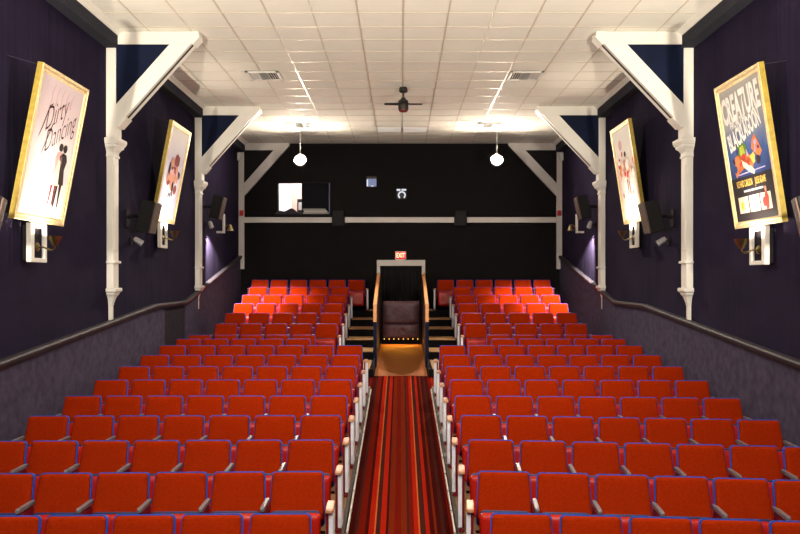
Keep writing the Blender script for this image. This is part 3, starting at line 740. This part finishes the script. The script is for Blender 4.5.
def small_sconce(s, y, z, label):
    r = thing('wall_sconce', label, 'sconce', (s*WXS[s], y, z), 'small brass sconces near the back corners')
    i = -s
    f = MB(); f.bbox(*sorted((0, i*.20)), -.03, .03, .0, .05, .004); f.bbox(*sorted((i*.15, i*.20)), -.04, .04, .05, .46, .004); f.bbox(*sorted((0, i*.15)), -.03, .03, .41, .46, .004)
    f.build('bracket_frame', M['white'], r, label='white bracket')
    f = MB(); f.tube([(i*.20, 0, .14), (i*.27, 0, .20), (i*.31, 0, .21)], .010, 8); f.build('arm', M['brass'], r, smooth=True)
    f = MB(); f.lathe([(.001, .21), (.02, .205), (.035, .17), (.06, .11), (.082, .06), (.076, .06), (.05, .12), (.02, .185), (.001, .19)], 18, (i*.33, 0, 0)); f.build('shade', M['brass'], r, smooth=True, label='brass bell shade')
    f = MB(); f.sphere((i*.33, 0, .10), .024, 10, 7); f.build('bulb', M['bulb_spot'], r, smooth=True)
small_sconce(-1, 19.3, 1.13, 'small brass sconce on white bracket near the back left corner')
small_sconce(1, 19.3, 1.13, 'small brass sconce on white bracket near the back right corner')

# ------------------------------------------------------------------ loudspeakers
def speaker(s, y, z, size, rz, label, wood=False):
    wd, dp, ht = size; i = -s
    r = thing('wall_speaker', label, 'speaker', (s*WXS[s], y, z), 'black loudspeakers on the side walls')
    f = MB(); f.bbox(*sorted((0, i*.03)), -.07, .07, -.16, .12, .004); f.tube([(i*.02, 0, .0), (i*.14, .01, .02), (i*.24, .02, .0)], .028, 8); f.build('wall_bracket', M['black'], r)
    Rm = Matrix.Translation((i*(.24+dp/2), .02, 0)) @ Matrix.Rotation(i*rz, 4, 'Z') @ Matrix.Rotation(i*.22, 4, 'Y')
    f = MB(); f.bbox(-dp/2, dp/2, -wd/2, wd/2, -ht/2, ht/2, .01); f.v = [tuple(Rm @ Vector(v)) for v in f.v]; f.build('cabinet', M['speaker_black'], r)
    f = MB(); f.bbox(*sorted((i*dp/2, i*(dp/2+.022))), -wd/2+.008, wd/2-.008, -ht/2+.01, ht/2-.01, .006); f.v = [tuple(Rm @ Vector(v)) for v in f.v]; f.build('grille', M['speaker_brown'], r, label='brown grille front')
    return r
for s, sd in ((-1, 'left'), (1, 'right')):
    speaker(s, 7.88, .60, (.30, .22, .50), .35, 'black loudspeaker cut by the %s edge of the photo' % sd)
    speaker(s, 12.95, 1.02, (.34, .22, .52), .0, 'black loudspeaker between the nearest %s post and poster' % sd)
    speaker(s, 17.85, 1.62, (.34, .22, .52), .0, 'black loudspeaker beyond the second %s post' % sd)
# speakers on the back wall, breaking the pale rail
for px, sd in ((338.7, 'left'), (460.3, 'right')):
    r = thing('wall_speaker', 'small black loudspeaker set in the pale rail on the back wall, %s of the doorway' % sd, 'speaker', ((px-401)*.0275, YB, 1.68))
    f = MB(); f.bbox(-.165, .165, -.20, 0, -.22, .22, .01); f.build('cabinet', M['speaker_black'], r)
    f = MB(); f.bbox(-.15, .15, -.215, -.199, -.20, .20, .006); f.build('grille', M['speaker_black'], r)
# small adjustable spotlights
def spot(s, y, z, label, lit):
    i = -s; r = thing('wall_spotlight', label, 'spotlight', (s*WXS[s], y, z), 'small adjustable spotlights on the side walls')
    f = MB(); f.bbox(*sorted((0, i*.03)), -.05, .05, -.06, .06, .004); f.tube([(i*.03, 0, 0), (i*.10, .01, .0)], .012, 8); f.build('mount', M['black'], r)
    d = Vector((i*.16, .52, -.84)).normalized() if lit else Vector((i*.75, .35, -.55)).normalized()
    Rm = d.to_track_quat('Z', 'Y').to_matrix()
    f = MB(); f.lathe([(.001, -.08), (.03, -.08), (.045, -.05), (.05, .06), (.056, .075), (.05, .08), (.046, .07), (.001, .062)], 16, (i*.13, 0, 0), Rm); f.build('lamp_head', M['plastic_grey'], r, smooth=True)
    f = MB(); f.lathe([(.001, .064), (.043, .072), (.001, .074)], 16, (i*.13, 0, 0), Rm); f.build('lens', M['bulb_spot'] if lit else M['black_glass'], r, smooth=True)
    if lit:
        p = Vector((s*WXS[s]+i*.13, y, z)) + d*.10
        lamp('spotlight_beam', 'SPOT', tuple(p), E_SPOT, (1, .90, .78), tuple(p+d), spot_size=1.4, spot_blend=.45, shadow_soft_size=.05)
for s, sd in ((-1, 'left'), (1, 'right')):
    spot(s, 13.15, .64, 'small unlit spotlight under the middle loudspeaker on the %s wall' % sd, False)
    spot(s, 18.15, 1.26, 'small lit spotlight under the far loudspeaker on the %s wall' % sd, True)
    # sensor and fire alarm by the back corner
    r = thing('fire_alarm', 'small red fire alarm low on the %s back corner post' % sd, 'fire alarm', (s*(WXS[s]-.09), YB-.10, 1.83))
    f = MB(); f.bbox(-.05, .05, -.05, 0, -.075, .075, .008); f.build('housing', M['alarm_red'], r)
    f = MB(); f.sphere((0, -.055, .02), .022, 10, 6); f.build('strobe', M['alarm_red'], r, smooth=True)
    r = thing('wall_sensor', 'small cream sensor box high by the %s back corner post' % sd, 'sensor', (s*WXS[s], YB-.22, 3.36))
    f = MB(); f.bbox(*sorted((0, -s*.08)), -.05, .05, -.11, .11, .01); f.build('housing', M['white'], r)
    f = MB(); f.sphere((-s*.08, 0, -.03), .025, 10, 6); f.build('lens', M['plastic_grey'], r, smooth=True)

# ------------------------------------------------------------------ pendant floodlights near the back
for x, sd in ((-2.50, 'left'), (2.38, 'right')):
    r = thing('pendant_light', 'dazzling bare floodlight hanging near the back of the ceiling, %s one' % sd, 'light', (x, 19.85, CEIL))
    f = MB(); f.lathe([(.001, 0), (.06, 0), (.055, -.02), (.02, -.03), (.005, -.035), (.005, -.64), (.001, -.64)], 14); f.build('stem', M['vent_white'], r, smooth=True)
    f = MB(); f.lathe([(.001, -.60), (.03, -.61), (.045, -.64), (.045, -.685), (.001, -.69)], 16); f.build('socket', M['vent_white'], r, smooth=True)
    f = MB(); f.sphere((0, 0, -.785), .105, 20, 14); f.build('bulb', M['bulb_flood'], r, smooth=True, label='glowing globe')
    f = MB(); f.lathe([(.001, -.15), (.07, -.135), (.12, -.09), (.145, -.02), (.15, .03), (.145, .03), (.138, -.02), (.113, -.085), (.065, -.125), (.001, -.14)], 22, (0, .01, -.785), Matrix.Rotation(math.radians(65), 3, 'X')); f.build('added_reflector', M['vent_white'], r, smooth=True, label='white bowl added behind the globe to shade the back row')  # bowl added to direct the beam and keep light off the back row
    lamp('pendant_beam', 'SPOT', (x, 19.70, CEIL-.80), E_BEAM, WARM, (x*.35, 13.6, -2.0), spot_size=1.45, spot_blend=.7, shadow_soft_size=.06)
    lamp('pendant_uplight', 'SPOT', (x, 19.85, CEIL-.66), 700, WARM, (x, 19.75, CEIL), spot_size=2.75, spot_blend=.6, shadow_soft_size=.04)
# ------------------------------------------------------------------ ceiling fan
r = thing('ceiling_fan', 'black ceiling fan hanging over the centre aisle', 'ceiling fan', (.045, 15.6, CEIL))
f = MB(); f.lathe([(.001, 0), (.075, 0), (.085, -.03), (.085, -.085), (.06, -.10), (.001, -.10)], 22); f.build('canopy', M['fan_black'], r, smooth=True)
f = MB(); f.tube([(0, 0, -.08), (0, 0, -.26)], .016, 10); f.build('downrod', M['fan_black'], r, smooth=True)
f = MB(); f.lathe([(.001, -.19), (.04, -.20), (.05, -.23), (.085, -.25), (.10, -.275), (.10, -.40), (.095, -.44), (.001, -.445)], 24); f.build('motor', M['fan_black'], r, smooth=True)
f = MB(); f.lathe([(.001, -.44), (.088, -.44), (.086, -.462), (.06, -.475), (.001, -.478)], 24); f.build('bottom_cap', M['fan_glow'], r, smooth=True, label='dark underside coloured by red light')
for k in range(4):
    a = math.radians(2 + 90*k); Rm = Matrix.Rotation(a, 3, 'Z') @ Matrix.Rotation(math.radians(3), 3, 'X')
    o2 = outline(.13, .16, .30, .03, .045); f = MB(); o2 = [(.37-d, x) for x, d in o2]
    pts = [Rm @ Vector((q, p, -.005)) + Vector((0, 0, -.325)) for q, p in o2] + [Rm @ Vector((q, p, .005)) + Vector((0, 0, -.325)) for q, p in o2]
    f.rings(pts, len(o2), 2); f.build('blade', M['fan_black'], r)
# ceiling vents and light panels
def vent(x, y, label, w=.60):
    r = thing('ceiling_vent', label, 'vent', (x, y, CEIL), 'white louvred ceiling vents')
    h = w/2
    f = MB(); f.box(-h, h, -h, h, -.012, -.002); f.build('backing', M['dark_gap'], r)
    f = MB(); f.bbox(-h, h, -h, -h+.05, -.03, -.004, .004); f.bbox(-h, h, h-.05, h, -.03, -.004, .004); f.bbox(-h, -h+.05, -h, h, -.03, -.004, .004); f.bbox(h-.05, h, -h, h, -.03, -.004, .004); f.build('frame', M['vent_white'], r)
    def blade(p, q, rr):
        f = MB(); f.hexa([p[0], p[1], p[2], p[3], q[0], q[1], q[2], q[3]]); f.build('louvre', M['vent_white'], rr)
    # side banks run front to back, middle bank runs across
    for sx in (-1, 1):
        for k in range(4):
            x0 = sx*(h-.07-k*.042); f = MB(); f.hexa([(x0,-h+.05,-.032),(x0+.006,-h+.05,-.032),(x0+.006,h-.05,-.032),(x0,h-.05,-.032),(x0-sx*.02,-h+.05,-.012),(x0-sx*.02+.006,-h+.05,-.012),(x0-sx*.02+.006,h-.05,-.012),(x0-sx*.02,h-.05,-.012)]); f.build('louvre', M['vent_white'], r)
    for k in range(7):
        y0 = -h+.09+k*.07; f = MB(); f.hexa([(-.09,y0,-.032),(.09,y0,-.032),(.09,y0+.006,-.032),(-.09,y0+.006,-.032),(-.09,y0+.03,-.012),(.09,y0+.03,-.012),(.09,y0+.036,-.012),(-.09,y0+.036,-.012)]); f.build('louvre', M['vent_white'], r)
vent(-2.50, 14.65, 'white louvred vent in the left half of the ceiling before the fan')
vent(2.27, 14.65, 'white louvred vent in the right half of the ceiling before the fan')
vent(-2.47, 19.35, 'white louvred vent in the ceiling above the left floodlight', .58)
vent(2.12, 19.35, 'white louvred vent in the ceiling above the right floodlight', .58)
for x, sd in ((-.29, 'left'), (.35, 'right')):
    r = thing('ceiling_light_panel', 'flat white light panel in the ceiling behind the fan, %s of the pair' % sd, 'light panel', (x, 19.85, CEIL))
    f = MB(); f.bbox(-.305, .305, -.28, .28, -.02, -.004, .004); f.build('frame', M['vent_white'], r)
    f = MB(); f.bbox(-.28, .28, -.255, .255, -.026, -.018, .003); f.build('diffuser', M['panel_glow'], r)

# ------------------------------------------------------------------ projection booth window and ports
xw0, xw1, zw0, zw1 = -3.41, -1.925, 1.80, 2.70
f = MB(); t = .03
f.box(xw0, xw1, YB-.012, YB+.17, zw0, zw0+t); f.box(xw0, xw1, YB-.012, YB+.17, zw1-t, zw1); f.box(xw0, xw0+t, YB-.012, YB+.17, zw0, zw1); f.box(xw1-t, xw1, YB-.012, YB+.17, zw0, zw1)
win = S('window_1', f, M['black'])
f = MB(); f.box(-2.74, -1.955, YB+.06, YB+.075, 1.83, 2.67); S('sliding_pane', f, M['dark_pane'], win)['label'] = 'dark sliding pane'
f = MB(); f.box(-1.985, -1.945, YB+.03, YB+.06, 1.83, 2.67); S('pane_edge', f, M['blue_frame'], win)['label'] = 'blue edge of the pane'
lamp('booth_light', 'POINT', (-2.95, 22.75, 2.75), 45, (1, .96, .93), shadow_soft_size=.1)
# door trim and dark cabinet inside the booth
f = MB(); f.box(-3.20, -3.06, 23.5, 23.595, 1.605, 2.68); f.box(-3.06, -2.90, 23.45, 23.595, 1.605, 2.75); set_mesh_z(f)
tag(f.build('door_trim', M['booth_pink']), 'pinkish door trim inside the lit projection booth', 'door trim')
r = thing('equipment_cabinet', 'dark cabinet inside the lit projection booth', 'cabinet', (-2.88, 23.15, 1.605))
f = MB(); f.bbox(-.10, .12, -.2, .2, 0, .72, .01); f.build('body', M['black'], r)
f = MB(); f.bbox(-.06, .08, -.215, -.2, .40, .62, .005); f.build('front_panel', M['plastic_grey'], r)
# things on the window sill
r = thing('sill_shelf', 'black shelf under the projection booth window', 'shelf', (-2.65, YB, 1.80))
f = MB(); f.bbox(-.82, .82, -.20, 0, -.06, 0, .008); f.build('board', M['black'], r)
f = MB(); f.bbox(-.72, .72, -.03, 0, -.16, -.06, .004); f.build('support', M['black'], r)
f = MB(); random.seed(4); nx, ny = 20, 8; pts = []
for j in range(ny+1):
    for i in range(nx+1):
        u, v = i/nx, j/ny; e = math.sin(math.pi*u)**.6*math.sin(math.pi*v)**.5
        pts.append((-3.44+.72*u, YB-.19+.18*v, 1.80+.17*e*(.75+.25*math.sin(11*u+2*v))+.001))
n = nx+1; f.add(pts, [(j*n+i, j*n+i+1, (j+1)*n+i+1, (j+1)*n+i) for j in range(ny) for i in range(nx)])
f.add([pts[0], pts[nx], pts[ny*n+nx], pts[ny*n]], [(3,2,1,0)]); set_mesh_z(f)
tag(f.build('folded_jacket', M['black_felt'], None, smooth=True, fix=False), 'crumpled black cloth lying at the left of the booth window shelf', 'cloth')
r = thing('paper_stack', 'low stack of pale papers on the booth window shelf', 'papers', (-2.40, YB-.10, 1.80))
for k in range(3):
    f = MB(); f.bbox(-.28+.03*(k % 2), .42-.04*k, -.075, .07, .001+.05*k, .048+.05*k, .005); f.build('bundle', M['paper'] if k != 1 else M['plastic_grey'], r)
# the two small ports
def port(x0, x1, z0, z1, label, kind):
    r = thing('projection_port', label, 'window', ((x0+x1)/2, YB, (z0+z1)/2)); hx, hz = (x1-x0)/2, (z1-z0)/2
    f = MB(); q = .02
    f.box(-hx, hx, -.012, .14, -hz, -hz+q); f.box(-hx, hx, -.012, .14, hz-q, hz); f.box(-hx, -hx+q, -.012, .14, -hz+q, hz-q); f.box(hx-q, hx, -.012, .14, -hz+q, hz-q)
    f.build('frame', M['black'], r)
    if kind == 0:
        f = MB(); f.box(-hx+q, hx-q, .05, .065, -hz+q, hz-.08); f.build('glass', M['port_glow'], r, label='pale blue lit glass')
        f = MB(); f.box(-hx+q, hx-q, .03, .08, hz-.08, hz-q); f.build('blind', M['speaker_brown'], r)
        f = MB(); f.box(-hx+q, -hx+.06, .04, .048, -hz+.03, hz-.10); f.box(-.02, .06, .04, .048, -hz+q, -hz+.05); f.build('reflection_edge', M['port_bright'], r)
    else:
        f = MB(); f.box(-hx+q, hx-q, .08, .095, -hz+q, hz-q); f.build('glass', M['black_glass'], r)
        f = MB(); f.box(-hx+q, -.03, .05, .07, hz-.07, hz-q); f.box(.0, hx-q, .05, .07, hz-.065, hz-q); f.build('lamp_bar', M['port_bright'], r, label='bright bar of light')
        f = MB(); n = 28; pts = []
        for k in range(n+1):
            a = -.9 + (math.pi*2-1.3)*k/n
            for rr, yy in ((.072, .045), (.108, .04), (.108, .07), (.072, .07)): pts.append((.01+rr*math.cos(a), yy, -.035+rr*math.sin(a)))
        f.rings(pts, 4, n+1); f.build('lens_ring', M['port_bright'], r, label='bright projector lens ring')
        f = MB(); f.lathe([(.001, 0), (.068, 0), (.068, .03), (.001, .03)], 20, (.01, .078, -.035), Matrix.Rotation(math.pi/2, 3, 'X')); f.build('lens', M['black_glass'], r, smooth=True)
port(-.965, -.655, 2.55, 2.87, 'small square port glowing pale blue high on the back wall', 0)
port(-.14, .165, 2.22, 2.53, 'small square port showing a projector lens ring on the back wall', 1)
